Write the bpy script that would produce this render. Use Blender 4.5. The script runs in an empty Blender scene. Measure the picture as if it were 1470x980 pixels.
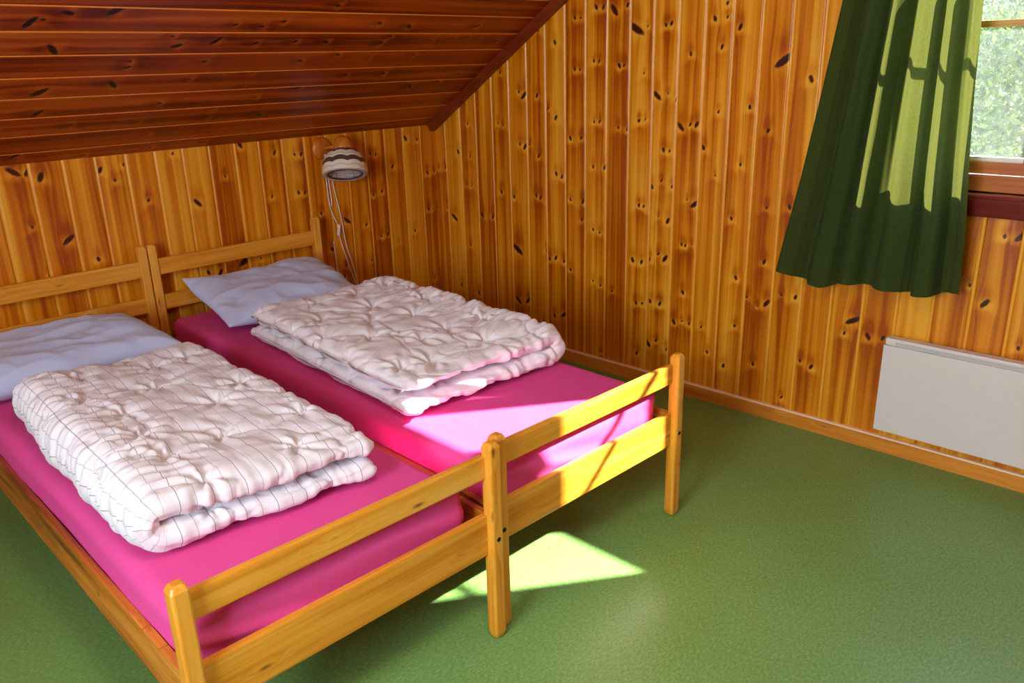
import bpy, bmesh, math, random
import numpy as np
from mathutils import Matrix, Vector
random.seed(7); rng=np.random.default_rng(11)
SC=bpy.context.scene; COL=SC.collection
PI=math.pi
# ------------------------------------------------------------------ room numbers (metres)
HK=1.1063; SL=0.6323                      # knee height and rise of the sloping ceiling
SLN=math.hypot(1,SL)
ZC=2.2; YC=-(ZC-HK)/SL                    # flat ceiling height and where the slope meets it
YB=-5.66; XL=-4.2                         # far walls behind the camera
YAW=-0.0325
# ------------------------------------------------------------------ helpers
def link(o,parent=None):
    COL.objects.link(o)
    if parent: o.parent=parent
    return o
def mobj(name,verts,faces,mat,parent=None,smooth=False,loc=None):
    me=bpy.data.meshes.new(name)
    verts=np.asarray(verts,dtype=np.float32)
    me.from_pydata(verts.tolist(),[],faces if isinstance(faces,list) else faces.tolist()); me.update()
    o=bpy.data.objects.new(name,me); link(o,parent)
    if mat: me.materials.append(mat)
    if smooth: me.polygons.foreach_set('use_smooth',[True]*len(me.polygons))
    if loc: o.location=loc
    return o
def bmobj(name,bm,mat,parent=None,smooth=False,loc=None):
    me=bpy.data.meshes.new(name); bm.to_mesh(me); bm.free()
    o=bpy.data.objects.new(name,me); link(o,parent)
    if mat: me.materials.append(mat)
    if smooth: me.polygons.foreach_set('use_smooth',[True]*len(me.polygons))
    if loc: o.location=loc
    return o
def tag(o,label=None,cat=None,group=None,kind=None):
    if label: o['label']=label
    if cat: o['category']=cat
    if group: o['group']=group
    if kind: o['kind']=kind
    return o
def empty(name,loc,rz=0):
    o=bpy.data.objects.new(name,None); o.empty_display_size=.1; COL.objects.link(o)
    o.location=loc; o.rotation_euler=(0,0,rz); return o
def box(bm,x0,x1,y0,y1,z0,z1,bev=0.0,seg=2):
    vs=[bm.verts.new((x,y,z)) for x in (x0,x1) for y in (y0,y1) for z in (z0,z1)]
    f=[(0,1,3,2),(4,6,7,5),(0,4,5,1),(2,3,7,6),(0,2,6,4),(1,5,7,3)]
    fs=[bm.faces.new([vs[i] for i in q]) for q in f]
    if bev>0:
        es=list({e for q in fs for e in q.edges})
        bmesh.ops.bevel(bm,geom=es,offset=bev,segments=seg,affect='EDGES',profile=.6)
    return vs
def boxobj(name,dims,mat,parent=None,bev=0.0,seg=2,smooth=False):
    bm=bmesh.new(); box(bm,*dims,bev=bev,seg=seg); bmesh.ops.recalc_face_normals(bm,faces=bm.faces)
    return bmobj(name,bm,mat,parent,smooth)
def lathe(bm,prof,n=40,M=None):
    rings=[]
    for r,z in prof:
        ring=[]
        for i in range(n):
            a=2*PI*i/n; v=Vector((r*math.cos(a),r*math.sin(a),z))
            if M: v=M@v
            ring.append(bm.verts.new(v))
        rings.append(ring)
    for a,b in zip(rings,rings[1:]):
        for i in range(n): bm.faces.new((a[i],a[(i+1)%n],b[(i+1)%n],b[i]))
    return rings
def tube(bm,pts,r,n=8,closed=False):
    pts=[Vector(p) for p in pts]; rings=[]
    for i,p in enumerate(pts):
        d=(pts[min(i+1,len(pts)-1)]-pts[max(i-1,0)]).normalized()
        a=d.orthogonal().normalized() if i==0 else (a-d*a.dot(d)).normalized()
        b=d.cross(a)
        rings.append([bm.verts.new(p+r*(math.cos(2*PI*k/n)*a+math.sin(2*PI*k/n)*b)) for k in range(n)])
    for s,t in zip(rings,rings[1:]):
        for k in range(n): bm.faces.new((s[k],s[(k+1)%n],t[(k+1)%n],t[k]))
    bm.faces.new(rings[0][::-1]); bm.faces.new(rings[-1])
def spline(pts,n=12):
    P=[np.array(p,float) for p in pts]; P=[2*P[0]-P[1]]+P+[2*P[-1]-P[-2]]; out=[]
    for i in range(1,len(P)-2):
        for k in range(n):
            t=k/n; a,b,c,d=P[i-1:i+3]
            out.append(.5*((2*b)+(-a+c)*t+(2*a-5*b+4*c-d)*t*t+(-a+3*b-3*c+d)*t**3))
    out.append(P[-2]); return [tuple(q) for q in out]
# numpy value noise
_T=rng.random((64,64,64)).astype(np.float32)
def vnoise(x,y,z=0):
    x=np.asarray(x,float); y=np.asarray(y,float); z=np.zeros_like(x)+z
    xi=np.floor(x).astype(int); yi=np.floor(y).astype(int); zi=np.floor(z).astype(int)
    fx,fy,fz=x-xi,y-yi,z-zi; s=lambda t:t*t*(3-2*t); fx,fy,fz=s(fx),s(fy),s(fz)
    g=lambda a,b,c:_T[(xi+a)&63,(yi+b)&63,(zi+c)&63]
    r=0
    for a in (0,1):
        for b in (0,1):
            for c in (0,1):
                r=r+g(a,b,c)*np.where(a,fx,1-fx)*np.where(b,fy,1-fy)*np.where(c,fz,1-fz)
    return r*2-1
def fbm(x,y,z=0,o=3):
    r=0;a=1;f=1
    for i in range(o): r=r+a*vnoise(x*f,y*f,z+17.3*i); a*=.5; f*=2.03
    return r
def ridge(x,y,z=0): return 1-np.abs(vnoise(x,y,z))*2.2
# ------------------------------------------------------------------ node materials
def mat(name):
    m=bpy.data.materials.new(name); m.use_nodes=True; nt=m.node_tree
    return m,nt,nt.nodes['Principled BSDF']
def N(nt,t,**k):
    n=nt.nodes.new(t)
    for a,b in k.items():
        if a.startswith('i_'): n.inputs[a[2:].replace('_',' ')].default_value=b
        else: setattr(n,a,b)
    return n
def srgb(r,g,b):
    f=lambda c:(c/255/12.92 if c/255<=.04045 else ((c/255+.055)/1.055)**2.4)
    return (f(r),f(g),f(b),1)
def math_(nt,op,a,b=None,c=None,clamp=False):
    n=nt.nodes.new('ShaderNodeMath'); n.operation=op; n.use_clamp=clamp
    for i,v in enumerate((a,b,c)):
        if v is None: continue
        if isinstance(v,(int,float)): n.inputs[i].default_value=v
        else: nt.links.new(v,n.inputs[i])
    return n.outputs[0]
def comb(nt,x,y,z=0.0):
    n=nt.nodes.new('ShaderNodeCombineXYZ')
    for i,v in enumerate((x,y,z)):
        if isinstance(v,(int,float)): n.inputs[i].default_value=v
        else: nt.links.new(v,n.inputs[i])
    return n.outputs[0]
def noise(nt,vec,scale=1,detail=2,rough=.5,dist=0.0):
    n=nt.nodes.new('ShaderNodeTexNoise'); n.inputs['Scale'].default_value=scale
    n.inputs['Detail'].default_value=detail; n.inputs['Roughness'].default_value=rough; n.inputs['Distortion'].default_value=dist
    nt.links.new(vec,n.inputs['Vector']); return n.outputs[0]
def ramp(nt,fac,stops,interp='LINEAR'):
    n=nt.nodes.new('ShaderNodeValToRGB'); cr=n.color_ramp; cr.interpolation=interp
    while len(cr.elements)<len(stops): cr.elements.new(.5)
    for e,(p,c) in zip(cr.elements,stops): e.position=p; e.color=c
    nt.links.new(fac,n.inputs[0]); return n.outputs[0]
def mix(nt,fac,a,b,mode='MIX'):
    n=nt.nodes.new('ShaderNodeMix'); n.data_type='RGBA'; n.blend_type=mode
    for i,v in ((0,fac),(6,a),(7,b)):
        if isinstance(v,(int,float)): n.inputs[i].default_value=v
        elif isinstance(v,tuple): n.inputs[i].default_value=v
        else: nt.links.new(v,n.inputs[i])
    return n.outputs[2]
def attr(nt,name):
    n=nt.nodes.new('ShaderNodeAttribute'); n.attribute_name=name; return n
def bump(nt,h,strength,dist,bs):
    n=nt.nodes.new('ShaderNodeBump'); n.inputs['Strength'].default_value=strength; n.inputs['Distance'].default_value=dist
    nt.links.new(h,n.inputs['Height']); nt.links.new(n.outputs[0],bs.inputs['Normal']); return n
def plank_mat(name,light,mid,dark,knot,rough=.33,seam=None):
    """lacquered pine panelling: grain coordinates and knots come with the mesh"""
    m,nt,bs=mat(name)
    g=attr(nt,'grain').outputs['Vector']; sep=nt.nodes.new('ShaderNodeSeparateXYZ'); nt.links.new(g,sep.inputs[0])
    gu,gl,bid=sep.outputs
    aux=attr(nt,'knots').outputs['Vector']; s2=nt.nodes.new('ShaderNodeSeparateXYZ'); nt.links.new(aux,s2.inputs[0])
    kn,halo,pos=s2.outputs
    broad=noise(nt,comb(nt,math_(nt,'MULTIPLY',gu,34),math_(nt,'MULTIPLY',gl,.45),math_(nt,'MULTIPLY',bid,3.7)),1,2,.5)
    fine=noise(nt,comb(nt,math_(nt,'MULTIPLY',gu,170),math_(nt,'MULTIPLY',gl,1.2),math_(nt,'MULTIPLY',bid,5.1)),1,2,.6)
    tone=noise(nt,comb(nt,math_(nt,'MULTIPLY',bid,7.31),math_(nt,'MULTIPLY',gl,.55),0.0),1,1)
    f=math_(nt,'MULTIPLY_ADD',math_(nt,'SUBTRACT',broad,.5),1.7,.5)
    f=math_(nt,'ADD',f,math_(nt,'MULTIPLY',math_(nt,'SUBTRACT',fine,.5),.38))
    f=math_(nt,'ADD',f,math_(nt,'MULTIPLY',math_(nt,'SUBTRACT',tone,.5),.9))
    f=math_(nt,'ADD',f,math_(nt,'MULTIPLY',halo,.42),clamp=True)
    c=ramp(nt,f,[(0.1,dark),(.45,mid),(.85,light)])
    edge=math_(nt,'MULTIPLY',math_(nt,'SUBTRACT',pos,.5),1.0,clamp=True)
    kf=math_(nt,'MULTIPLY',kn,1.8,clamp=True)
    c=mix(nt,kf,c,ramp(nt,kn,[(.25,tuple(min(1,x*3.2+.02) for x in knot[:3])+(1,)),(.8,knot)]))
    if seam: c=mix(nt,math_(nt,'GREATER_THAN',pos,1.5),c,seam)  # grooves painted brighter, standing in for light caught on the board bevels
    nt.links.new(c,bs.inputs['Base Color']); bs.inputs['Roughness'].default_value=rough
    bs.inputs['Coat Weight'].default_value=.0
    # lacquered boards are never quite flat: shallow cupping catches pale streaks of light
    cup=math_(nt,'MULTIPLY',broad,1.6)
    bump(nt,math_(nt,'ADD',math_(nt,'ADD',fine,math_(nt,'MULTIPLY',kn,-1.0)),cup),.16,.003,bs)
    return m
def pine_mat(name,axis,light,mid,dark,rough=.38,knots=.5,seed=0.0):
    """solid lacquered pine for furniture; grain runs along one object axis"""
    m,nt,bs=mat(name)
    tc=nt.nodes.new('ShaderNodeTexCoord'); s=nt.nodes.new('ShaderNodeSeparateXYZ'); nt.links.new(tc.outputs['Object'],s.inputs[0])
    oi=nt.nodes.new('ShaderNodeObjectInfo').outputs['Random']
    ax={'X':0,'Y':1,'Z':2}[axis]; L=s.outputs[ax]; o=[s.outputs[i] for i in range(3) if i!=ax]
    off=math_(nt,'MULTIPLY_ADD',oi,9.0,seed)
    vor=nt.nodes.new('ShaderNodeTexVoronoi'); vor.inputs['Scale'].default_value=1
    wob=noise(nt,comb(nt,math_(nt,'MULTIPLY',L,3),off,0.0),1,1)
    nt.links.new(comb(nt,math_(nt,'ADD',math_(nt,'MULTIPLY',L,5.0),off),math_(nt,'MULTIPLY',o[0],16.0),math_(nt,'MULTIPLY',o[1],16.0)),vor.inputs['Vector'])
    d=vor.outputs['Distance']
    bend=math_(nt,'MULTIPLY',math_(nt,'SUBTRACT',.35,d,clamp=True),.05)
    u=math_(nt,'ADD',math_(nt,'ADD',o[0],bend),math_(nt,'MULTIPLY',wob,.02)); v=math_(nt,'ADD',o[1],bend)
    fine=noise(nt,comb(nt,math_(nt,'MULTIPLY',u,110),math_(nt,'MULTIPLY',v,110),math_(nt,'ADD',math_(nt,'MULTIPLY',L,2.5),off)),1,2,.6)
    broad=noise(nt,comb(nt,math_(nt,'MULTIPLY',u,22),math_(nt,'MULTIPLY',v,22),math_(nt,'ADD',math_(nt,'MULTIPLY',L,1.4),off)),1,2)
    f=math_(nt,'ADD',math_(nt,'MULTIPLY_ADD',math_(nt,'SUBTRACT',broad,.5),1.5,.5),math_(nt,'MULTIPLY',math_(nt,'SUBTRACT',fine,.5),.8),clamp=True)
    c=ramp(nt,f,[(.1,dark),(.5,mid),(.9,light)])
    k=math_(nt,'MULTIPLY',math_(nt,'SUBTRACT',.11,d,clamp=True),9.0*knots*2,clamp=True)
    c=mix(nt,k,c,srgb(110,55,18))
    nt.links.new(c,bs.inputs['Base Color']); bs.inputs['Roughness'].default_value=rough
    bump(nt,fine,.1,.002,bs); return m
def plain(name,col,rough=.5,metal=0.0,**k):
    m,nt,bs=mat(name); bs.inputs['Base Color'].default_value=col; bs.inputs['Roughness'].default_value=rough; bs.inputs['Metallic'].default_value=metal
    tc=nt.nodes.new('ShaderNodeTexCoord'); n=noise(nt,tc.outputs['Object'],40,3)
    nt.links.new(mix(nt,.12,col,ramp(nt,n,[(.3,tuple(c*.75 for c in col[:3])+(1,)),(.7,col)])),bs.inputs['Base Color'])
    return m
def cloth(name,col,rough=.9,weave=900,bs_=.15,stripes=False,sheen=.2,extra=None):
    m,nt,bs=mat(name); tc=nt.nodes.new('ShaderNodeTexCoord')
    n=noise(nt,tc.outputs['Object'],weave,2); n2=noise(nt,tc.outputs['Object'],9,3)
    c=mix(nt,.5,col,ramp(nt,n2,[(.3,tuple(x*.93 for x in col[:3])+(1,)),(.7,col)]))
    if stripes:
        s=attr(nt,'path').outputs['Vector']; sp=nt.nodes.new('ShaderNodeSeparateXYZ'); nt.links.new(s,sp.inputs[0])
        fr=math_(nt,'FRACT',math_(nt,'MULTIPLY',sp.outputs[0],1/.0375))
        w=math_(nt,'LESS_THAN',math_(nt,'ABSOLUTE',math_(nt,'SUBTRACT',fr,.5)),.024)
        alt=math_(nt,'GREATER_THAN',math_(nt,'FRACT',math_(nt,'MULTIPLY',sp.outputs[0],.5/.0375)),.5)
        w=math_(nt,'MULTIPLY',w,math_(nt,'MULTIPLY_ADD',alt,.35,.55))
        c=mix(nt,w,c,srgb(120,112,118))
        fr2=math_(nt,'FRACT',math_(nt,'MULTIPLY',sp.outputs[0],1/.0047))
        c=mix(nt,math_(nt,'MULTIPLY',fr2,.05),c,srgb(200,198,205))
    nt.links.new(c,bs.inputs['Base Color']); bs.inputs['Roughness'].default_value=rough
    bs.inputs['Sheen Weight'].default_value=sheen
    h=n
    if extra:
        h=math_(nt,'ADD',math_(nt,'MULTIPLY',n,.3),noise(nt,tc.outputs['Object'],extra,3,.6,1.2))
    bump(nt,h,bs_,.004,bs); return m
K_RIGHT="0.97,1.582,1 1.003,1.581,1 1.087,1.618,1 1.124,1.616,1 1.182,1.602,3 1.248,1.617,1 1.291,1.526,3 0.757,1.542,0 0.855,1.487,1 0.644,1.492,1 0.969,1.373,1 0.999,1.37,1 1.076,1.405,0 1.105,1.403,0 1.211,1.384,1 1.236,1.384,1 0.51,1.362,0 0.63,1.275,1 0.662,1.26,2 0.744,1.259,1 0.812,1.204,0 0.858,1.163,1 0.485,1.128,1 0.519,1.116,0 0.27,1.118,0 1.08,1.152,0 1.11,1.153,0 1.21,1.132,1 1.26,1.128,1 1.316,1.163,1 0.944,1.076,1 1.006,1.079,1 1.35,1.533,0 1.436,1.533,1 1.462,1.538,1 1.555,1.422,1 1.654,1.546,1 1.704,1.597,1 1.706,1.548,0 1.762,1.511,2 1.69,1.444,1 1.337,1.352,0 1.404,1.265,2 1.457,1.274,0 1.499,1.253,1 1.318,1.163,1 1.35,1.17,0 1.944,1.391,3 2.051,1.327,2 1.821,1.226,1 1.69,1.207,0 1.523,1.144,2 1.566,1.155,0 1.595,1.156,2 1.902,1.143,1 0.189,0.975,2 0.031,0.881,0 0.083,0.888,0 0.092,0.68,1 0.137,0.629,2 0.351,0.663,2 0.429,0.664,2 0.495,0.796,1 0.63,1.035,1 0.662,1.024,2 0.694,1.038,0 0.75,0.987,1 0.583,0.779,1 0.73,0.798,1 0.757,0.789,1 0.858,0.91,1 0.892,0.899,1 1.076,0.957,1 1.141,0.959,1 1.327,0.808,1 0.943,0.798,0 1.017,0.795,1 1.011,0.711,1 1.078,0.673,0 1.115,0.664,1 0.599,0.516,3 0.794,0.536,1 0.812,0.496,1 0.851,0.508,1 0.903,0.498,1 1.301,0.563,1 0.278,0.955,0 0.242,0.807,0 0.28,0.807,0 0.255,0.493,0 1.444,1.049,1 1.474,1.046,1 1.392,0.894,1 1.439,0.923,0 1.492,0.902,1 1.328,0.812,0 1.353,0.807,1 1.43,0.771,0 1.477,0.757,2 1.565,0.856,0 1.606,0.841,2 1.55,0.666,1 1.569,0.664,0 1.598,0.671,0 1.349,0.56,1 1.39,0.58,1 1.435,0.609,0 1.47,0.593,2 1.631,1.068,1 1.69,0.961,0 1.797,1.012,1 1.773,0.799,1 1.919,0.857,1 2.011,0.868,1 1.926,0.645,1 0.943,0.464,1 1.079,0.431,0 1.123,0.417,1 1.391,0.578,1 0.596,0.25,2 0.661,0.258,2 0.906,0.233,2 0.84,0.213,1 0.169,0.258,1 0.305,0.237,1 1.325,0.368,1 1.358,0.372,1 1.4,0.39,1 1.452,0.388,1 1.397,0.19,2 1.438,0.214,0 1.496,0.185,1 1.336,0.13,1 1.189,0.399,0 0.766,0.169,0 1.127,0.087,0 1.451,0.387,1 1.565,0.459,1 1.526,0.319,2 1.568,0.33,0 1.603,0.325,1 1.809,0.563,1 1.818,0.36,1 1.778,0.175,1 1.911,0.215,1 1.862,0.493,0 1.911,0.461,0 1.95,0.481,2 2.066,0.526,1 2.007,0.526,0 2.294,0.478,2 2.266,0.423,1 2.107,0.276,1 2.153,0.261,1 2.044,0.103,0 1.496,0.186,1 1.662,0.322,0 1.697,0.218,0 2.353,0.428,2 2.406,0.433,1 2.736,0.847,1 2.78,0.85,2 2.712,0.62,2 2.829,0.49,1 2.659,0.674,0"
K_HEAD="2.014,1.081,2 1.966,1.077,2 1.927,1.053,3 1.713,1.055,2 1.664,1.011,1 1.621,1.067,1 1.547,0.916,1 1.99,0.876,1 1.875,0.809,2 1.782,0.715,1 1.963,0.688,1 1.417,1.09,1 1.114,1.098,2 0.951,1.049,1 1.202,0.973,1 1.342,0.877,2 0.814,1.031,1 0.848,1.032,0 0.849,0.857,1 0.816,0.852,1 1.157,0.594,3 1.234,0.611,1 1.341,0.572,1 1.285,0.562,2 0.986,0.516,1 1.083,0.586,0 0.989,0.857,0 0.191,1.051,2 0.114,1.038,1 0.421,0.993,0 0.387,0.988,0 0.287,0.918,1 0.055,0.862,1 0.007,0.864,0 0.421,0.792,1 0.366,0.803,1 0.061,0.668,1 0.001,0.668,0 0.392,0.574,1 0.35,0.576,1 0.166,0.568,1 0.592,0.686,2 0.479,0.648,1 0.641,0.411,1 0.463,0.46,0 0.047,0.278,0 0.738,0.744,1 0.696,0.56,1 0.624,0.462,0 0.281,0.522,0"
K_CEIL="2.081,0.833,2 2.047,0.847,1 1.987,0.88,3 1.859,0.893,3 1.649,0.77,1 1.619,0.718,3 1.997,0.702,2 1.751,0.6,1 1.751,0.634,1 1.489,0.625,1 1.997,0.471,3 1.774,0.502,2 1.51,0.516,1 1.984,0.341,2 1.575,0.366,1 1.862,0.251,1 1.62,0.241,1 1.555,0.146,0 2.01,0.063,2 1.769,0.021,1 1.517,0.033,1 1.104,0.95,1 1.451,0.833,1 1.349,0.826,1 1.277,0.855,1 0.864,0.854,1 1.49,0.745,2 1.336,0.729,2 1.18,0.739,1 1.046,0.736,2 0.783,0.732,1 1.098,0.614,1 0.945,0.652,1 0.778,0.626,0 1.28,0.55,2 0.827,0.502,1 0.634,0.506,1 1.262,0.433,2 1.014,0.429,2 1.187,0.371,1 1.348,0.246,1 1.343,0.309,1 1.114,0.23,2 0.813,0.082,1 1.289,0.035,1 0.707,0.836,2 0.342,0.845,2 0.133,0.735,2 0.758,0.77,1 0.782,0.724,1 0.406,0.757,0 0.524,0.742,0 0.554,0.641,1 0.631,0.505,1 0.325,0.529,1 0.174,0.478,1 0.411,0.388,2 0.256,0.42,1 0.263,0.316,0 0.086,0.357,1 0.326,0.762,0 0.253,0.757,0"
SKY=9.0; SUN=33.0; LFILL=64; LCEIL=15; EXPO=0.3
# ------------------------------------------------------------------ materials
M={}
M['wall']=plank_mat('lacquered_pine_panelling',srgb(240,174,46),srgb(216,130,8),srgb(166,76,2),srgb(64,22,4),seam=srgb(236,168,48))
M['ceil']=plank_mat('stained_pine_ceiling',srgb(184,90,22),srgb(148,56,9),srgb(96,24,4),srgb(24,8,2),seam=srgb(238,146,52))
for a in 'XYZ': M['bed'+a]=pine_mat('bed_pine_'+a,a,srgb(240,184,82),srgb(228,158,46),srgb(198,120,24),knots=.6)
M['oldpine']=pine_mat('side_rail_pine','Y',srgb(224,152,56),srgb(186,108,26),srgb(104,52,12),knots=1.0,seed=3.3)
M['trimX']=pine_mat('skirting_pine','Y',srgb(232,160,62),srgb(214,138,42),srgb(190,110,28),knots=.2)
M['edge']=plain('pale_edge_highlight',srgb(252,228,196),.3)  # pale top edge of the skirting, its highlight line painted into the colour
M['cornice']=pine_mat('stained_cornice','Y',srgb(140,56,22),srgb(122,44,16),srgb(96,32,10),knots=.1)
M['frame']=pine_mat('window_pine','Y',srgb(206,120,40),srgb(180,92,26),srgb(150,66,18),knots=.2,rough=.3)
M['frameZ']=pine_mat('window_pine_upright','Z',srgb(206,120,40),srgb(180,92,26),srgb(150,66,18),knots=.2,rough=.3)
M['sill']=pine_mat('sill_red_wood','Y',srgb(130,34,8),srgb(110,20,4),srgb(88,10,2),knots=.1,rough=.22)
M['muntin']=pine_mat('muntin_pine','Y',srgb(226,170,90),srgb(206,140,50),srgb(180,110,30),knots=.1)
M['bead']=plain('pale_glazing_bead',srgb(232,228,226),.5)
M['sheet']=cloth('magenta_sheet',srgb(228,76,154),.85,700,.1,extra=22,sheen=.0)
M['duvet1']=cloth('white_striped_cotton',srgb(232,233,238),.9,600,.35,stripes=True,extra=38)
M['duvet2']=cloth('white_seersucker',srgb(234,234,238),.9,600,.45,extra=46)
M['pillow']=cloth('pale_blue_cotton',srgb(196,212,246),.9,600,.2,extra=20)
M['white']=plain('white_enamel',srgb(226,224,220),.35)
M['vent']=plain('grey_enamel',srgb(196,196,196),.4)
M['cord']=plain('white_plastic',srgb(240,232,222),.4)
M['bolt']=plain('black_cap',srgb(16,14,12),.25)
M['chrome']=plain('wire',srgb(225,220,215),.25,.6)
M['lampwood']=pine_mat('turned_pine','Z',srgb(226,150,62),srgb(204,120,36),srgb(180,96,24),knots=.0,rough=.25)
# curtain: dyed cloth that lets daylight through
m,nt,bs=mat('green_curtain_cloth'); tc=nt.nodes.new('ShaderNodeTexCoord')
n=noise(nt,tc.outputs['Object'],260,2,.7); col=ramp(nt,n,[(.3,srgb(30,50,5)),(.7,srgb(48,72,10))])
nt.links.new(col,bs.inputs['Base Color']); bs.inputs['Roughness'].default_value=.95
bump(nt,n,.3,.003,bs)
tr=nt.nodes.new('ShaderNodeBsdfTranslucent'); nt.links.new(mix(nt,1.0,col,srgb(250,250,160),'SCREEN') if False else ramp(nt,n,[(.3,srgb(150,156,66)),(.7,srgb(178,182,92))]),tr.inputs['Color'])
ms=nt.nodes.new('ShaderNodeMixShader'); ms.inputs[0].default_value=.10
nt.links.new(bs.outputs[0],ms.inputs[1]); nt.links.new(tr.outputs[0],ms.inputs[2]); nt.links.new(ms.outputs[0],nt.nodes['Material Output'].inputs[0]); M['curtain']=m
# floor: mottled green vinyl with a soft sheen
m,nt,bs=mat('mottled_green_vinyl'); tc=nt.nodes.new('ShaderNodeTexCoord'); mp=nt.nodes.new('ShaderNodeMapping'); mp.inputs['Scale'].default_value=(1,1.9,1); mp.inputs['Rotation'].default_value=(0,0,.6)
nt.links.new(tc.outputs['Object'],mp.inputs[0])
n=noise(nt,mp.outputs[0],85,4,.75); n2=noise(nt,tc.outputs['Object'],3,3)
c=ramp(nt,n,[(.3,srgb(82,126,54)),(.5,srgb(116,166,86)),(.7,srgb(160,202,126))])
c=mix(nt,.35,c,ramp(nt,n2,[(.35,srgb(106,148,68)),(.65,srgb(118,166,92))]))
nt.links.new(c,bs.inputs['Base Color']); bs.inputs['Roughness'].default_value=.44
bump(nt,n,.12,.002,bs); M['floor']=m
# knitted-look lamp shade: zigzag bands of cream, beige and brown
m,nt,bs=mat('banded_shade'); s=attr(nt,'band').outputs['Vector']; sp=nt.nodes.new('ShaderNodeSeparateXYZ'); nt.links.new(s,sp.inputs[0])
sc=math_(nt,'MULTIPLY',math_(nt,'ABSOLUTE',math_(nt,'SINE',math_(nt,'MULTIPLY',sp.outputs[0],PI*9))),-.07)
h=math_(nt,'ADD',sp.outputs[1],sc)
c=ramp(nt,h,[(0,srgb(232,226,208)),(.10,srgb(212,200,172)),(.15,srgb(240,236,216)),(.30,srgb(92,70,58)),(.50,srgb(240,236,216)),(.58,srgb(214,196,160)),(.63,srgb(240,236,216)),(.76,srgb(92,70,58)),(.90,srgb(226,218,196))],'CONSTANT')
nt.links.new(c,bs.inputs['Base Color']); bs.inputs['Roughness'].default_value=.4
M['shade']=m
M['shade_in']=plain('shade_inside',srgb(206,196,190),.5)
M['brown']=plain('brown_ring',srgb(70,52,44),.5)
# window glass
m,nt,bs=mat('window_glass'); g=nt.nodes.new('ShaderNodeBsdfGlossy'); g.inputs['Roughness'].default_value=.02
t=nt.nodes.new('ShaderNodeBsdfTransparent'); ms=nt.nodes.new('ShaderNodeMixShader'); fr=nt.nodes.new('ShaderNodeLayerWeight'); nt.links.new(math_(nt,'MULTIPLY_ADD',math_(nt,'POWER',fr.outputs['Facing'],4.0),.6,.04),ms.inputs[0]); nt.links.new(t.outputs[0],ms.inputs[1]); nt.links.new(g.outputs[0],ms.inputs[2]); # a thin dusty film on the pane
df=nt.nodes.new('ShaderNodeBsdfTranslucent'); df.inputs[0].default_value=srgb(232,240,226); m2=nt.nodes.new('ShaderNodeMixShader')
tc=nt.nodes.new('ShaderNodeTexCoord'); nn=noise(nt,tc.outputs['Object'],14,4,.7,.6); nt.links.new(math_(nt,'MULTIPLY_ADD',nn,.045,.0),m2.inputs[0])
nt.links.new(ms.outputs[0],m2.inputs[1]); nt.links.new(df.outputs[0],m2.inputs[2]); nt.links.new(m2.outputs[0],nt.nodes['Material Output'].inputs[0]); M['glass']=m
for k,cs in (('leaf1',((44,58,12),(96,112,36))),('leaf2',((36,52,12),(80,98,32)))):
    m,nt,bs=mat(k); gi=nt.nodes.new('ShaderNodeNewGeometry').outputs['Random Per Island']
    nt.links.new(ramp(nt,gi,[(0,srgb(*cs[0])),(1,srgb(*cs[1]))]),bs.inputs['Base Color']); bs.inputs['Roughness'].default_value=.6; tr=nt.nodes.new('ShaderNodeBsdfTranslucent'); nt.links.new(ramp(nt,gi,[(0,srgb(*cs[0])),(1,srgb(*cs[1]))]),tr.inputs[0]); ms=nt.nodes.new('ShaderNodeMixShader'); ms.inputs[0].default_value=.5; nt.links.new(bs.outputs[0],ms.inputs[1]); nt.links.new(tr.outputs[0],ms.inputs[2]); nt.links.new(ms.outputs[0],nt.nodes['Material Output'].inputs[0]); M[k]=m
m,nt,bs=mat('meadow_grass'); tc=nt.nodes.new('ShaderNodeTexCoord'); n=noise(nt,tc.outputs['Object'],1.5,5)
nt.links.new(ramp(nt,n,[(.3,srgb(60,90,26)),(.7,srgb(100,124,44))]),bs.inputs['Base Color']); bs.inputs['Roughness'].default_value=.9; M['grass']=m
M['bark']=plain('bark',srgb(96,80,62),.9)
M['render']=plain('outside_boards',srgb(120,60,36),.8)
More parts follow.
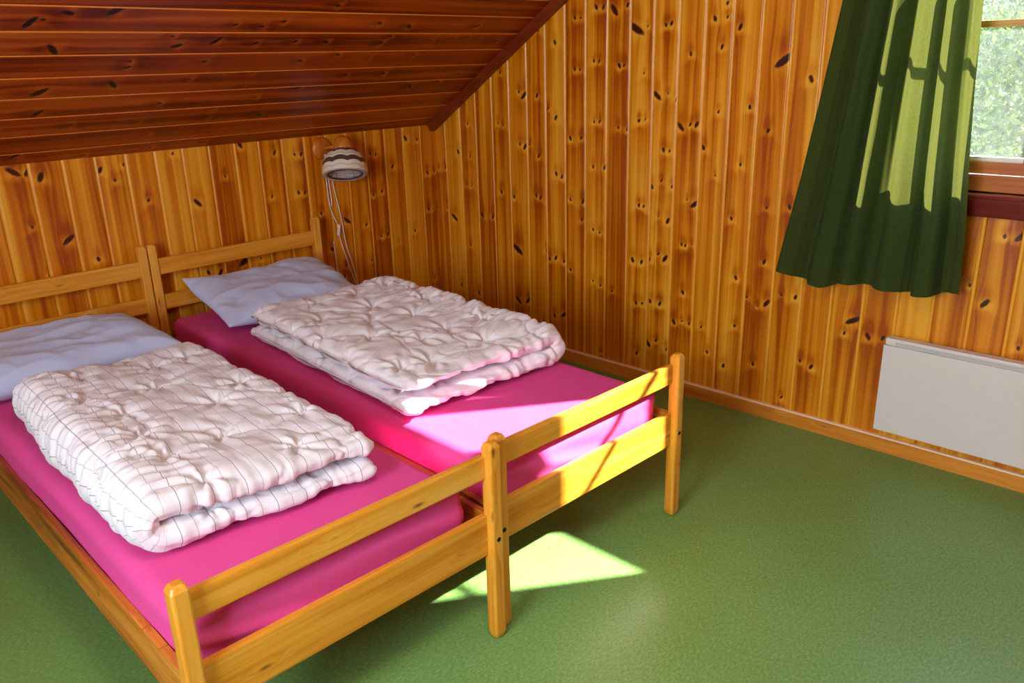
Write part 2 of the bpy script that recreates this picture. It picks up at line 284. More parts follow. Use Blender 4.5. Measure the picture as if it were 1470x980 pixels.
# ------------------------------------------------------------------ panelled surfaces
RAD=(.0046,.0066,.0096,.0135)
def plank(name,u0,u1,s0,pitch,v0,v1,vf,mapf,kstr,mat,du=.0045,dv=.0055,hole=None,keep=None,flip=False,backing=None):
    seams=[s0+pitch*k for k in range(-1,80) if u0+.01<s0+pitch*k<u1-.01]
    cols=[(u0,0)]
    for s in seams: cols+=[(s-.0062,0),(s-.0040,.0042),(s+.0040,.0042),(s+.0062,0)]
    cols.append((u1,0))
    if hole: cols+=[(hole[0],0),(hole[1],0)]
    cols.sort(); us=[];ds=[]
    for (a,da),(b,db) in zip(cols,cols[1:]):
        n=max(1,int(round((b-a)/du))) if (b-a)>.01 and a<3.45 else 1
        for i in range(n): us.append(a+(b-a)*i/n); ds.append(da+(db-da)*i/n)
    us.append(cols[-1][0]); ds.append(0); us=np.array(us);ds=np.array(ds)
    vs=list(np.arange(v0,min(vf,v1),dv))
    if v1>vf: vs+=list(np.arange(vf,v1,.1))
    vs.append(v1)
    if hole: vs+=[hole[2],hole[3]]
    vs=np.array(sorted(set(np.round(vs,5))))
    sa=np.array(seams); bid=np.searchsorted(sa,us).astype(float); pos=np.zeros_like(us)
    ed=np.concatenate([[u0],sa,[u1]]); 
    pos=(us-ed[bid.astype(int)])/np.maximum(1e-4,ed[np.minimum(bid.astype(int)+1,len(ed)-1)]-ed[bid.astype(int)])
    pos=np.where(ds>.0035,2.0,np.clip(pos,0,1))
    U,V=np.meshgrid(us,vs); D=np.broadcast_to(ds,U.shape); B=np.broadcast_to(bid,U.shape); Pp=np.broadcast_to(pos,U.shape)
    G=U.copy(); K=np.zeros_like(U); Hh=np.zeros_like(U)
    ks=[tuple(float(t) for t in q.split(',')) for q in kstr.split()]
    for i,(ku,kv,kr) in enumerate(ks):
        r=RAD[int(kr)]; b=float(np.searchsorted(sa,ku))
        c0,c1=np.searchsorted(us,ku-.1),np.searchsorted(us,ku+.1); r0,r1=np.searchsorted(vs,kv-.22),np.searchsorted(vs,kv+.22)
        if c1<=c0 or r1<=r0: continue
        sl=(slice(r0,r1),slice(c0,c1)); m_=(B[sl]==b)
        du_=U[sl]-ku; dv_=V[sl]-kv
        nb=[q for j,q in enumerate(ks) if j!=i and abs(q[1]-kv)<.035 and abs(q[0]-ku)<.09 and float(np.searchsorted(sa,q[0]))==b]
        side=0 if not nb else (1 if nb[0][0]>ku else -1)
        hsh=(int(ku*7919)+int(kv*3571))%7/6; ang=(side or (1 if int(ku*1e3)%2 else -1))*(.75 if kr>=2 else .35)*(.6+.8*hsh); el=(1.7+1.1*hsh if kr>=2 else 1.1+.6*hsh); r=r*(.82+.3*hsh)
        c,s_=math.cos(ang),math.sin(ang)
        a=(du_*c+dv_*s_)/(r*.85); bb=(-du_*s_+dv_*c)/(r*el)
        K[sl]=np.maximum(K[sl],np.where(m_,np.clip(1.3-(a*a+bb*bb)*.8-.25*vnoise(U[sl]*700,V[sl]*500,1.5),0,1),0))
        G[sl]-=np.where(m_,du_*.75*np.exp(-(du_/(r*3.2))**2-(dv_/(r*6))**2),0)
        ap=dv_+.55*np.abs(du_)+.010+.012*vnoise(du_*60+i*3.3,np.zeros_like(du_)+i*1.7,2.2)
        Hh[sl]+=np.where(m_,-.55*np.clip(-ap/.012,0,1)*np.exp(np.minimum(ap,0)/.10)*np.exp(-(du_/.035)**2)+.38*np.clip(ap/.012,0,1)*np.exp(-np.maximum(ap,0)/.07)*np.exp(-(du_/.03)**2),0)
        Hh[sl]+=np.where(m_,1.1*np.exp(-(du_/(r*2.2))**2-((dv_+r*1.2)/(r*2.4))**2)-.9*np.exp(-(du_/(r*2.4))**2-((dv_-r*3)/(r*4.5))**2),0)
    # cathedral arcs: the grain opens and closes slowly along each board
    w=vnoise(B*3.1,V*2.0,4.2); cen=(Pp-.5)
    G=G+np.where(Pp<1.5,cen*.05*w,0)
    X,Y,Z=mapf(U,V,D); nv,nu=U.shape
    idx=np.arange(nv*nu).reshape(nv,nu)
    q=np.stack([idx[:-1,:-1],idx[:-1,1:],idx[1:,1:],idx[1:,:-1]],-1).reshape(-1,4)
    uc=.5*(U[:-1,:-1]+U[1:,1:]).ravel(); vc=.5*(V[:-1,:-1]+V[1:,1:]).ravel()
    ok=np.ones(len(uc),bool)
    if hole: ok&=~((uc>hole[0])&(uc<hole[1])&(vc>hole[2])&(vc<hole[3]))
    if keep: ok&=keep(uc,vc)
    q=q[ok]
    if flip: q=q[:,::-1]
    verts=np.stack([X,Y,Z],-1).reshape(-1,3); gr=np.stack([G,V,B],-1).reshape(-1,3); kk=np.stack([K,np.clip(Hh,-1.2,1.2),Pp],-1).reshape(-1,3)
    nface=len(q)
    bv=[];bq=[]
    if backing:
        for (x0,x1,y0,y1,z0,z1) in backing:
            o=len(verts)+len(bv)
            bv+=[(x,y,z) for x in (x0,x1) for y in (y0,y1) for z in (z0,z1)]
            bq+=[[o+t for t in f] for f in ((0,1,3,2),(4,6,7,5),(0,4,5,1),(2,3,7,6),(0,2,6,4),(1,5,7,3))]
    if bv:
        verts=np.vstack([verts,np.array(bv)]); q=np.vstack([q,np.array(bq)])
        gr=np.vstack([gr,np.array([[p[1]*1.0,p[2],3] for p in bv])]); kk=np.vstack([kk,np.zeros((len(bv),3))])
    me=bpy.data.meshes.new(name); me.vertices.add(len(verts)); me.vertices.foreach_set('co',verts.astype(np.float32).ravel())
    me.loops.add(q.size); me.loops.foreach_set('vertex_index',q.astype(np.int32).ravel())
    me.polygons.add(len(q)); me.polygons.foreach_set('loop_start',np.arange(0,q.size,4,dtype=np.int32)); me.polygons.foreach_set('loop_total',np.full(len(q),4,dtype=np.int32))
    me.update(calc_edges=True); me.validate()
    for nm,arr in (('grain',gr),('knots',kk)):
        at=me.attributes.new(nm,'FLOAT_VECTOR','POINT'); at.data.foreach_set('vector',arr.astype(np.float32).ravel())
    me.materials.append(mat); o=bpy.data.objects.new(name,me); link(o); tag(o,kind='structure'); return o
WY0,WY1,WZ0,WZ1=-3.25,-2.37,.975,2.0           # window opening
T=.16
slope=lambda u,v: v<HK+SL*u+.02
plank('wall_right',0,-YB,.0935,.1172,0,2.6,1.75,lambda U,V,D:(D,-U,V),K_RIGHT,M['wall'],hole=(-WY1,-WY0,WZ0,WZ1),keep=lambda u,v:(v<HK+SL*u+.03)&(v<ZC+.02)&(v<HK+SL*(-YB-u)+.03),
   backing=[(.005,T,WY1,.16,-.1,2.6),(.005,T,YB,WY0,-.1,2.6),(.005,T,WY0,WY1,-.1,WZ0),(.005,T,WY0,WY1,WZ1,2.6)])
plank('wall_headboard',0,-XL,.095,.1167,0,HK+.02,2,lambda U,V,D:(-U,D,V),K_HEAD,M['wall'],flip=True,backing=[(XL-.1,.005,.005,.16,-.1,HK+.05)])
def cmap(U,V,D):   # U = distance up the slope, V = distance along the room
    return -V,-U/SLN-D*SL/SLN*0,HK+U*SL/SLN+D
# swap: boards run along x, so the across-board coordinate is the distance up the slope
def ckn(s): return ' '.join('%s,%s,%s'%(t.split(',')[1],t.split(',')[0],t.split(',')[2]) for t in s.split())
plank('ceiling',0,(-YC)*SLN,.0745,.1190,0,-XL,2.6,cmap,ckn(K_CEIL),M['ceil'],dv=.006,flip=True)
# rest of the shell, behind and above the camera
def slab(name,vs,mat_):
    o=mobj(name,vs,[(0,1,3,2),(4,6,7,5),(0,4,5,1),(2,3,7,6),(0,2,6,4),(1,5,7,3)],mat_); tag(o,kind='structure'); return o
def prism(name,x0,x1,a,b,th,mat_):  # slab over the segment a-b in the y,z plane, thickened upwards
    return slab(name,[(x,y,z+t) for x in (x0,x1) for (y,z) in (a,b) for t in (.006,th)],mat_)
M['plainwood']=pine_mat('plain_panelling','Z',srgb(242,183,102),srgb(224,146,56),srgb(186,98,28),knots=.5)
M['plainceil']=pine_mat('plain_ceiling_boards','X',srgb(190,100,34),srgb(166,76,20),srgb(126,44,10),knots=.5)
prism('ceiling_roof_slope',XL-.1,T,(.02,HK-.012),(YC,ZC),.14,M['plainceil'])
prism('ceiling_flat',XL-.1,T,(YC,ZC-.0),(YB-YC,ZC-.0),.14,M['plainceil'])
prism('ceiling_far_slope',XL-.1,T,(YB-YC,ZC),(YB-.02,HK-.012),.14,M['plainceil'])
tag(boxobj('floor',(XL-.1,T,YB-.1,.15,-.1,0),M['floor']),kind='structure')
tag(boxobj('wall_back',(XL-.1,T,YB-.12,YB,-.1,HK+.1),M['plainwood']),kind='structure')
# left wall; the unseen window opening is added to bring in fill light
LY0,LY1,LZ0,LZ1=-3.3,-2.3,.95,2.0
bm=bmesh.new()
for d in ((XL-.12,XL,LY1,.1,0,ZC),(XL-.12,XL,YB,LY0,0,ZC),(XL-.12,XL,LY0,LY1,0,LZ0),(XL-.12,XL,LY0,LY1,LZ1,ZC)): box(bm,*d)
bmesh.ops.recalc_face_normals(bm,faces=bm.faces); tag(bmobj('wall_left',bm,M['plainwood']),kind='structure')
w2=boxobj('fill_window',(XL-.08,XL-.05,LY0,LY1,LZ0,LZ0+.05),M['frame']); tag(w2,kind='structure')
for d in ((XL-.08,XL-.05,LY0,LY1,LZ1-.05,LZ1),): boxobj('head_rail',d,M['frame'],w2)
for d in ((XL-.08,XL-.05,LY0,LY0+.05,LZ0+.05,LZ1-.05),(XL-.08,XL-.05,LY1-.05,LY1,LZ0+.05,LZ1-.05),(XL-.08,XL-.05,(LY0+LY1)/2-.02,(LY0+LY1)/2+.02,LZ0+.05,LZ1-.05)): boxobj('stile',d,M['frameZ'],w2)
# skirting boards
def skirt(name,a,b,nx,ny,h,th):
    a=Vector((a[0],a[1],0)); b=Vector((b[0],b[1],0)); n=Vector((nx,ny,0)); pr=[(0,0),(th,0),(th,h-.005),(th-.002,h-.0015),(th-.005,h),(0,h)]
    vs=[tuple(p+n*d+Vector((0,0,z))) for p in (a,b) for d,z in pr]; k=len(pr)
    fs=[(i,(i+1)%k,k+(i+1)%k,k+i) for i in range(k)]+[tuple(range(k))[::-1],tuple(range(k,2*k))]
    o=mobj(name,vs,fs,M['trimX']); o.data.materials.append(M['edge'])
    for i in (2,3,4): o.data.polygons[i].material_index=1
    tag(o,kind='structure'); return o
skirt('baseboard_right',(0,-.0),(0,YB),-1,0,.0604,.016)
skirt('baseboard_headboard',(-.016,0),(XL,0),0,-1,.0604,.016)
# cornice strip where the slope meets the right wall
def P(y,off): return (y,HK+SL*(-y)-off)
bm=bmesh.new()
q=[]
for x in (-.042,0):
    for (y,o_) in ((-.0,.0),(YC,.0)):
        for e in (.0,.038):
            yy,zz=P(y,0); q.append(bm.verts.new((x,yy-(e*SL/SLN),zz-e/SLN*1.0)))
for f in ((0,1,3,2),(4,6,7,5),(0,4,5,1),(2,3,7,6),(0,2,6,4),(1,5,7,3)): bm.faces.new([q[i] for i in f])
bmesh.ops.recalc_face_normals(bm,faces=bm.faces); bmesh.ops.bevel(bm,geom=bm.edges[:],offset=.003,segments=2,affect='EDGES')
tag(bmobj('trim_1',bm,M['cornice']),kind='structure')
# ------------------------------------------------------------------ window in the right wall
w=boxobj('window_1',(-.034,.15,WY0,WY1,WZ0-.012,WZ0),M['sill'],bev=.003); tag(w,kind='structure')   # inner sill
boxobj('sill_apron',(-.03,-.0,WY0-.06,WY1+.06,.905,WZ0-.012),M['sill'],w,bev=.004)
for nm,d,mt in (('bottom_rail',(.045,.10,WY0,WY1,WZ0,1.026),'frame'),('head_rail',(.045,.10,WY0,WY1,1.955,WZ1),'frame'),
    ('jamb',(.045,.10,WY1-.035,WY1,1.026,1.955),'frameZ'),('jamb',(.045,.10,WY0,WY0+.035,1.026,1.955),'frameZ'),('mullion',(.045,.10,-2.815,-2.770,1.026,1.955),'frameZ')):
    boxobj(nm,d,M[mt],w,bev=.002)
boxobj('casing',(-.018,0,WY1,WY1+.06,.905,WZ1+.06),M['frameZ'],w,bev=.003); boxobj('casing',(-.018,0,WY0-.06,WY0,.905,WZ1+.06),M['frameZ'],w,bev=.003)
boxobj('casing',(-.018,0,WY0,WY1,WZ1,WZ1+.06),M['frame'],w,bev=.003)
for (a,b,mz) in ((-2.770,-2.405,1.485),(-3.215,-2.815,1.425)):
    s=boxobj('casement',(.05,.085,a,b,1.03,1.068),M['frame'],w,bev=.002)
    boxobj('top_rail',(.05,.085,a,b,1.93,1.955),M['frame'],s,bev=.002)
    boxobj('stile',(.05,.085,b-.03,b,1.068,1.93),M['frameZ'],s,bev=.002); boxobj('stile',(.05,.085,a,a+.03,1.068,1.93),M['frameZ'],s,bev=.002)
    boxobj('muntin',(.058,.078,a+.03,b-.03,mz-.010,mz+.010),M['muntin'],s,bev=.002)
    boxobj('glazing_bead',(.062,.088,a+.03,b-.03,1.068,1.083),M['bead'],s,bev=.002)
    boxobj('glass_pane',(.066,.069,a+.03,b-.03,1.083,1.93),M['glass'],s)
# ------------------------------------------------------------------ beds
W=.80; XB=-2.4165; YF=-2.1815; HY=-.1316; PW=.036
def make_bed(x0,dy,label,first):
    yf=YF+dy; hy=HY; x1=x0+W
    loc=Matrix.Rotation(YAW,4,'Z')@Vector(((x0+x1)/2,(yf+hy)/2,0)); root=empty('bed',loc,YAW)
    cx,cy=(x0+x1)/2,(yf+hy)/2
    tag(root,label,'bed','pine single beds pushed together')
    def part(nm,d,mt,bev=.003,par=None,seg=2):
        return boxobj(nm,(d[0]-cx,d[1]-cx,d[2]-cy,d[3]-cy,d[4],d[5]),mt,par or root,bev,seg)
    def post(x,y,h,nm,up=1):
        # square post with eased long edges and chamfered top and foot
        bm=bmesh.new(); prof=[(-.0,.012),(.007,.0035),(.02,.0),(h-.013,.0),(h-.003,.0045),(h,.0085)]
        rings=[]
        for z,ins in prof:
            a=PW/2-ins; r=.0065; pts=[]
            for sx,sy,a0 in ((1,1,0),(-1,1,90),(-1,-1,180),(1,-1,270)):
                for k in range(4):
                    t=math.radians(a0+30*k); pts.append((x-cx+PW/2+sx*(a-r)+r*math.cos(t),y-cy+PW/2+sy*(a-r)+r*math.sin(t),max(z,0)))
            rings.append([bm.verts.new(p) for p in pts])
        n=len(rings[0])
        for s,t in zip(rings,rings[1:]):
            for k in range(n): bm.faces.new((s[k],s[(k+1)%n],t[(k+1)%n],t[k]))
        bm.faces.new(rings[0][::-1]); bm.faces.new(rings[-1])
        return bmobj(nm,bm,M['bedZ'],root)
    fl=post(x0,yf,.559,'foot_post'); fr=post(x1-PW,yf,.559,'foot_post')
    hl=post(x0,hy,.75,'head_post'); hr=post(x1-PW,hy,.75,'head_post')
    r0,r1=yf+.0205,yf+.0400
    part('foot_top_rail',(x0+PW-.002,x1-PW+.002,r0,r1,.4637,.5255),M['bedX'],.005)
    part('foot_lower_rail',(x0+PW-.002,x1-PW+.002,r0,r1,.2513,.3643),M['bedX'],.005)
    part('head_top_rail',(x0+PW-.002,x1-PW+.002,hy+.008,hy+.026,.6218,.6888),M['bedX'],.004)
    part('head_lower_rail',(x0+PW-.002,x1-PW+.002,hy+.008,hy+.026,.4735,.5362),M['bedX'],.004)
    for s,xs in ((0,x0+.005),(1,x1-.0236)):
        # side rail; saw cuts across its top edge near the foot, a long crack down its outer face
        bm=bmesh.new(); ya,yb=yf+PW-.002-cy,hy+.002-cy
        cuts=[yf+.14-cy,yf+.225-cy]; segs=[(ya,cuts[0]-.0018),(cuts[0]+.0018,cuts[1]-.0018),(cuts[1]+.0018,yb)]
        box(bm,xs-cx,xs-cx+.0186,ya,yb,.2438,.3400,bev=.0025)
        for a,b in segs: box(bm,xs-cx,xs-cx+.0186,a,b,.3392,.3554,bev=.0022)
        bmesh.ops.recalc_face_normals(bm,faces=bm.faces); bmobj('side_rail',bm,M['oldpine'],root)
        li=xs+.0186 if s==0 else xs-.018
        part('support_ledge',(li,li+.018,yf+.05,hy-.01,.262,.285),M['bedY'],.002)
    for k in range(8):
        y=yf+.12+k*(hy-yf-.24)/7; part('slat',(x0+.03,x1-.03,y-.03,y+.03,.285,.299),M['bedX'],.002)
    for (px,zz,par) in ((x0+PW/2,.2975,fl),(x1-PW/2,.2975,fr)):
        if (first and px<x0+.1): continue
        bm=bmesh.new(); Mx=Matrix.Translation((px-cx,yf-cy+.0005,zz))@Matrix.Rotation(PI/2,4,'X')
        r_=lathe(bm,[(.0,.003),(.0035,.003),(.0062,.0018),(.0066,0),(.0066,-.002)],20,Mx); b=bmobj('bolt_cap',bm,M['bolt'],par,smooth=True); tag(b,'black round bolt cap')
    return root
make_bed(XB,0,'pine bed on the left, nearer the camera, under the striped folded duvet',True)
make_bed(XB+W+.0038,.0213,'pine bed on the right, nearer the windowed wall, under the plain white duvet',False)
RB=Matrix.Rotation(YAW,4,'Z')
def bedspace(o,origin):
    """mesh vertices were written in bed axes; give the object its own base point"""
    ox=Vector(origin); me=o.data; n=len(me.vertices); co=np.empty(n*3,np.float32); me.vertices.foreach_get('co',co)
    co=co.reshape(-1,3)-np.array(origin,dtype=np.float32); me.vertices.foreach_set('co',co.ravel()); me.update()
    o.location=RB@ox; o.rotation_euler=(0,0,YAW); return o
# ------------------------------------------------------------------ mattresses in fitted sheets
def mattress(x0,x1,y0,y1,z0,z1,label,seed):
    nx,ny,nz=90,220,18; r=.035
    vs=[];idx={};faces=[]
    bm=bmesh.new(); bmesh.ops.create_grid(bm,x_segments=1,y_segments=1,size=1); bm.clear()
    # build as a rounded box: sample a cube surface, then project
    def sample(n1,n2): return np.linspace(0,1,n1),np.linspace(0,1,n2)
    def add(fn,n1,n2):
        a,b=sample(n1,n2); o=len(vs)
        for i in a:
            for j in b: vs.append(fn(i,j))
        for i in range(n1-1):
            for j in range(n2-1): faces.append((o+i*n2+j,o+(i+1)*n2+j,o+(i+1)*n2+j+1,o+i*n2+j+1))
    L=lambda a,b,t:a+(b-a)*t
    add(lambda i,j:(L(x0,x1,i),L(y0,y1,j),z1),nx,ny)
    add(lambda i,j:(L(x0,x1,i),L(y0,y1,1-j),z0),12,12)
    add(lambda i,j:(L(x0,x1,i),y0,L(z0,z1,j)),nx,nz)
    add(lambda i,j:(L(x0,x1,1-i),y1,L(z0,z1,j)),nx,nz)
    add(lambda i,j:(x0,L(y0,y1,1-i),L(z0,z1,j)),ny,nz)
    add(lambda i,j:(x1,L(y0,y1,i),L(z0,z1,j)),ny,nz)
    V=np.array(vs)
    lo=np.array([x0+r,y0+r,z0+r]); hi=np.array([x1-r,y1-r,z1-r]); C=np.clip(V,lo,hi); Dv=V-C; Ln=np.linalg.norm(Dv,axis=1,keepdims=True); Nn=Dv/np.maximum(Ln,1e-6); V=C+Nn*r
    # soften: slack folds of cloth, stronger on the end and sides
    x,y,z=V.T
    side=np.clip((z1-z)/.05,0,1)
    foot=np.clip((y0+.06-y)/.05,0,1)
    w=.0022*fbm(x*4,y*4,seed,3)*(1-side)+.0095*foot*side*np.clip(ridge(x*3+z*12,z*10+x*1.2,seed),-1,1)+.002*side*fbm(x*5,y*5+z*9,seed+3)
    w=w-.012*(1-side)*((2*(x-x0)/(x1-x0)-1)**4)*0
    V=V+Nn*w[:,None]
    o=mobj('mattress',V,faces,M['sheet'],smooth=True)
    b=bmesh.new(); b.from_mesh(o.data); bmesh.ops.remove_doubles(b,verts=b.verts,dist=.0006); bmesh.ops.recalc_face_normals(b,faces=b.faces); b.to_mesh(o.data); b.free()
    o.data.polygons.foreach_set('use_smooth',[True]*len(o.data.polygons))
    bedspace(o,((x0+x1)/2,(y0+y1)/2,z0)); tag(o,label,'mattress','mattresses in magenta fitted sheets'); return o
mattress(-2.391,-1.683,-2.128,-.165,.300,.445,'mattress in a magenta fitted sheet beneath the striped duvet, on the left bed',3.1)
mattress(-1.583,-.873,-2.108,-.165,.300,.445,'mattress in a magenta fitted sheet beneath the plain white duvet, crossed by sunlight',8.7)
# ------------------------------------------------------------------ folded duvets
def duvet(name,quad,z0,th,gap,fold_left,mat_,label,seed,topshift=(0,0),amp=1.0,tuft=.2,roll=.5,lean=0.0,low_out=.03,pucker=.003,skew=.15,fine=1.0):
    """a thick quilt folded once: bottom layer, bend, top layer. s runs along the fold path, ring runs around the layer."""
    ns,nr=320,430
    Wd=1.0   # unit width along y, mapped later onto the quad
    Lx=1.0
    # path in unit x (0..1) and layer height
    bend=PI*(th+gap)/2; Lw=.58; tot=2*Lw+bend*1.0
    sv=np.linspace(0,1,ns); tt=np.linspace(0,2*PI,nr,endpoint=False)
    rad=(th+gap)/2; zc=z0+th+gap/2
    px=[];pz=[];tx=[];tz=[];pl=[]
    for s in sv:
        d=s*tot
        if d<Lw: px.append(Lw-d+0.0); pz.append(zc-rad); tx.append(-1); tz.append(0)
        elif d<Lw+bend: a=(d-Lw)/rad; px.append(-math.sin(a)*rad); pz.append(zc-rad*math.cos(a)); tx.append(-math.cos(a)); tz.append(math.sin(a))
        else: px.append(d-Lw-bend); pz.append(zc+rad); tx.append(1); tz.append(0)
    px,pz,tx,tz=map(np.array,(px,pz,tx,tz))
    # normal of the path (pointing outwards of the fold): rotate tangent
    nx_,nz_=tz*1.0,-tx*1.0     # bottom layer: tangent -x -> normal (0,+1)?  flipped below
    nx_,nz_=-tz,tx
    nx_,nz_=-nx_,-nz_
    # now bottom layer normal = (0, 1)*... ensure outward: bottom -> down
    sg=np.where(pz[0]<zc,1,1)
    out=np.stack([nx_,nz_],1)
    if out[0,1]>0: out=-out
    # ring: long flat lens with rounded rims, sampled evenly along its length
    q_=np.linspace(0,2*PI,6000,endpoint=False); ry=np.sign(np.cos(q_))*np.abs(np.cos(q_))**.16*.5; rz=np.sign(np.sin(q_))*np.abs(np.sin(q_))**.62*th/2
    rz=rz*(1-.22*np.clip((np.abs(ry)-.34)/.16,0,1)**2)
    al=np.concatenate([[0],np.cumsum(np.hypot(np.diff(ry)*1.05,np.diff(rz)))]); tq=np.linspace(0,al[-1],nr,endpoint=False)
    ryi=np.interp(tq,al,ry); rzi=np.interp(tq,al,rz); cy=ryi*2; czz=rzi
    endt=np.clip(np.minimum(sv,1-sv)/.035,0,1); cap=np.sqrt(1-(1-endt)**2)          # close the open ends
    ox=px+out[:,0]*th/2; oz=pz+out[:,1]*th/2; arc=np.concatenate([[0],np.cumsum(np.hypot(np.diff(ox),np.diff(oz)))])*.92
    S,Tt=np.meshgrid(sv,tq,indexing='ij')
    yv=ryi[None,:]*(1-.05*(1-cap[:,None]))
    hz=czz[None,:]*cap[:,None]
    X=px[:,None]+out[:,0:1]*hz; Z=pz[:,None]+out[:,1:2]*hz
    Y=yv
    # extend ends a little beyond
    # unit coords -> quad
    x0=-rad-th/2; xn=(X-x0)/(Lw-x0)          # 0 at the fold, 1 at the open edge
    if not fold_left: xn=1-xn
    yn=Y+.5                                    # 0 foot side .. 1 head side
    q=[np.array(p) for p in quad]             # FL, FR, BR, BL in bed axes
    a=(1-xn)*(1-yn); b=xn*(1-yn); c=xn*yn; d=(1-xn)*yn
    BX=a*q[0][0]+b*q[1][0]+c*q[2][0]+d*q[3][0]; BY=a*q[0][1]+b*q[1][1]+c*q[2][1]+d*q[3][1]
    top=np.clip((Z-z0)/(2*th+gap),0,1)
    BX=BX+topshift[0]*top; BY=BY+topshift[1]*top
    P_=np.stack([BX,BY,Z],-1)
    # outward normals numerically
    dS=np.gradient(P_,axis=0); dT=np.roll(P_,-1,1)-np.roll(P_,1,1); Nn=np.cross(dS,dT); Nn/=np.maximum(np.linalg.norm(Nn,axis=2,keepdims=True),1e-9)
    ctr=np.stack([np.broadcast_to(((px[:,None]-x0)/(Lw-x0)),X.shape)*0,Y*0,np.broadcast_to(pz[:,None],X.shape)],-1)
    flip=np.sign(Nn[:,:,2]*(Z-pz[:,None])); 
    if flip[np.abs(Z-pz[:,None])>th*.3].mean()<0: Nn=-Nn
    # wrinkles
    u,v=BX,BY
    wx=u+.03*fbm(u*7,v*7,seed); wy=v+.03*fbm(u*7,v*7,seed+5)
    w=0
    # tufts: quilting dimples on a staggered lattice with creases running into them
    best=np.full(u.shape,9.0); ang=np.zeros(u.shape)
    gx=np.arange(-3,0,tuft)
    for i in range(0,18):
        for j in range(0,14):
            cx_=-2.6+i*tuft*.95+(.05*math.sin(i*5.1+j*3.3+seed)); cy_=-2.1+j*tuft*.9+(tuft*.45 if i%2 else 0)+.04*math.sin(i*2.7+j*7.1+seed)
            dd=np.hypot(u-cx_,v-cy_); mm=dd<best; best=np.where(mm,dd,best); ang=np.where(mm,np.arctan2(v-cy_,u-cx_)+i*1.7+j*.9,ang)
    upper=np.clip((Z-z0)/(th*1.2),0,1)
    w=w+upper*(-.017*np.exp(-(best/.028)**2)+.0085*np.sin(ang*6+3*fbm(u*6,v*6,seed+2))*np.exp(-(best/.085)**2)*np.clip(best/.02,0,1)-.009*np.exp(-(best/.09)**2)+.004)
    zz=P_[:,:,2]; ca,sa=math.cos(skew),math.sin(skew); qa=wx*ca+wy*sa; qb=-wx*sa+wy*ca
    b1=np.abs(vnoise(qa*3.0,qb*5.5+zz*6,seed+1))**.65; b2=np.abs(vnoise(qa*9,qb*7+zz*14,seed+9))**.7; b3=np.abs(vnoise(qa*20,qb*27+zz*24,seed+4))**.75
    w=w+.020*(b1-.42)+.0085*(b2-.42)+.0042*fine*(b3-.42)+.007*fbm(u*3.5,v*3.5,seed+7,2)
    c1=np.abs(vnoise(qa*5.5+1.5*qb,qb*3.4+zz*8,seed+13)); c2=np.abs(vnoise(qa*3.1-2*qb,qb*8.2+zz*8,seed+21)); w=w-.0065*np.exp(-c1/.05)-.0065*np.exp(-c2/.05)+.002
    # gathers across the bend
    bendw=np.exp(-((px[:,None]+rad*.3)/.12)**2)*np.ones_like(u)
    w=w+bendw*(.0050*np.sin(v*2*PI/.036+5*fbm(u*3,v*5,seed+3))+.0025*np.sin(v*2*PI/.021+6*fbm(u*4,v*7,seed+6)))
    # puckered edge of the quilt
    edge=np.clip((np.abs(cy)[None,:]-.86)/.14,0,1)
    w=w+edge*(.0016*np.sin(S*tot*2*PI/.045+6*fbm(S*6,u*3,seed))+pucker*fbm(S*16,Z*9,seed+8))
    w=w*amp*(.35+.65*cap[:,None])
    P_=P_+Nn*w[:,:,None]
    P_[:,:,2]=np.maximum(P_[:,:,2],z0+.0)
    # overall sag: hollow the middle of the top, drop the open corner
    xn_=np.clip(xn,0,1); up=np.clip((P_[:,:,2]-z0-.03)/.08,0,1)
    P_[:,:,2]-=up*.010*(1-np.cos(2*PI*xn_))*.5
    if lean: P_[:,:,2]=z0+(P_[:,:,2]-z0)*(1-lean*xn_ if fold_left else 1-lean*(1-xn_))
    # the layers settle onto each other
    verts=P_.reshape(-1,3); faces=[]
    for i in range(ns-1):
        for j in range(nr): faces.append((i*nr+j,i*nr+(j+1)%nr,(i+1)*nr+(j+1)%nr,(i+1)*nr+j))
    faces.append(tuple(range(nr))); faces.append(tuple(range((ns-1)*nr,ns*nr))[::-1])
    o=mobj(name,verts,faces,mat_,smooth=True)
    at=o.data.attributes.new('path','FLOAT_VECTOR','POINT'); at.data.foreach_set('vector',np.stack([np.broadcast_to(arc[:,None],S.shape),Y,Z],-1).reshape(-1).astype(np.float32))
    b=bmesh.new(); b.from_mesh(o.data); bmesh.ops.recalc_face_normals(b,faces=b.faces); b.to_mesh(o.data); b.free()
    c=np.mean(np.array(quad),0); bedspace(o,(float(c[0]),float(c[1]),z0)); tag(o,label,'duvet','folded white duvets'); return o
duvet('duvet',[(-2.385,-1.905),(-1.815,-1.965),(-1.80,-.90),(-2.350,-.89)],.4485,.086,-.008,True,M['duvet1'],'white duvet with thin grey stripes, folded on the left bed',2.0,lean=.16,amp=.82)
duvet('duvet',[(-1.565,-1.745),(-.90,-1.76),(-.875,-.72),(-1.50,-.70)],.4485,.078,-.006,False,M['duvet2'],'plain crumpled white duvet without stripes, folded on the right bed',31.0,amp=.95,tuft=.19,lean=.12,pucker=.012,fine=.6,skew=-.6)
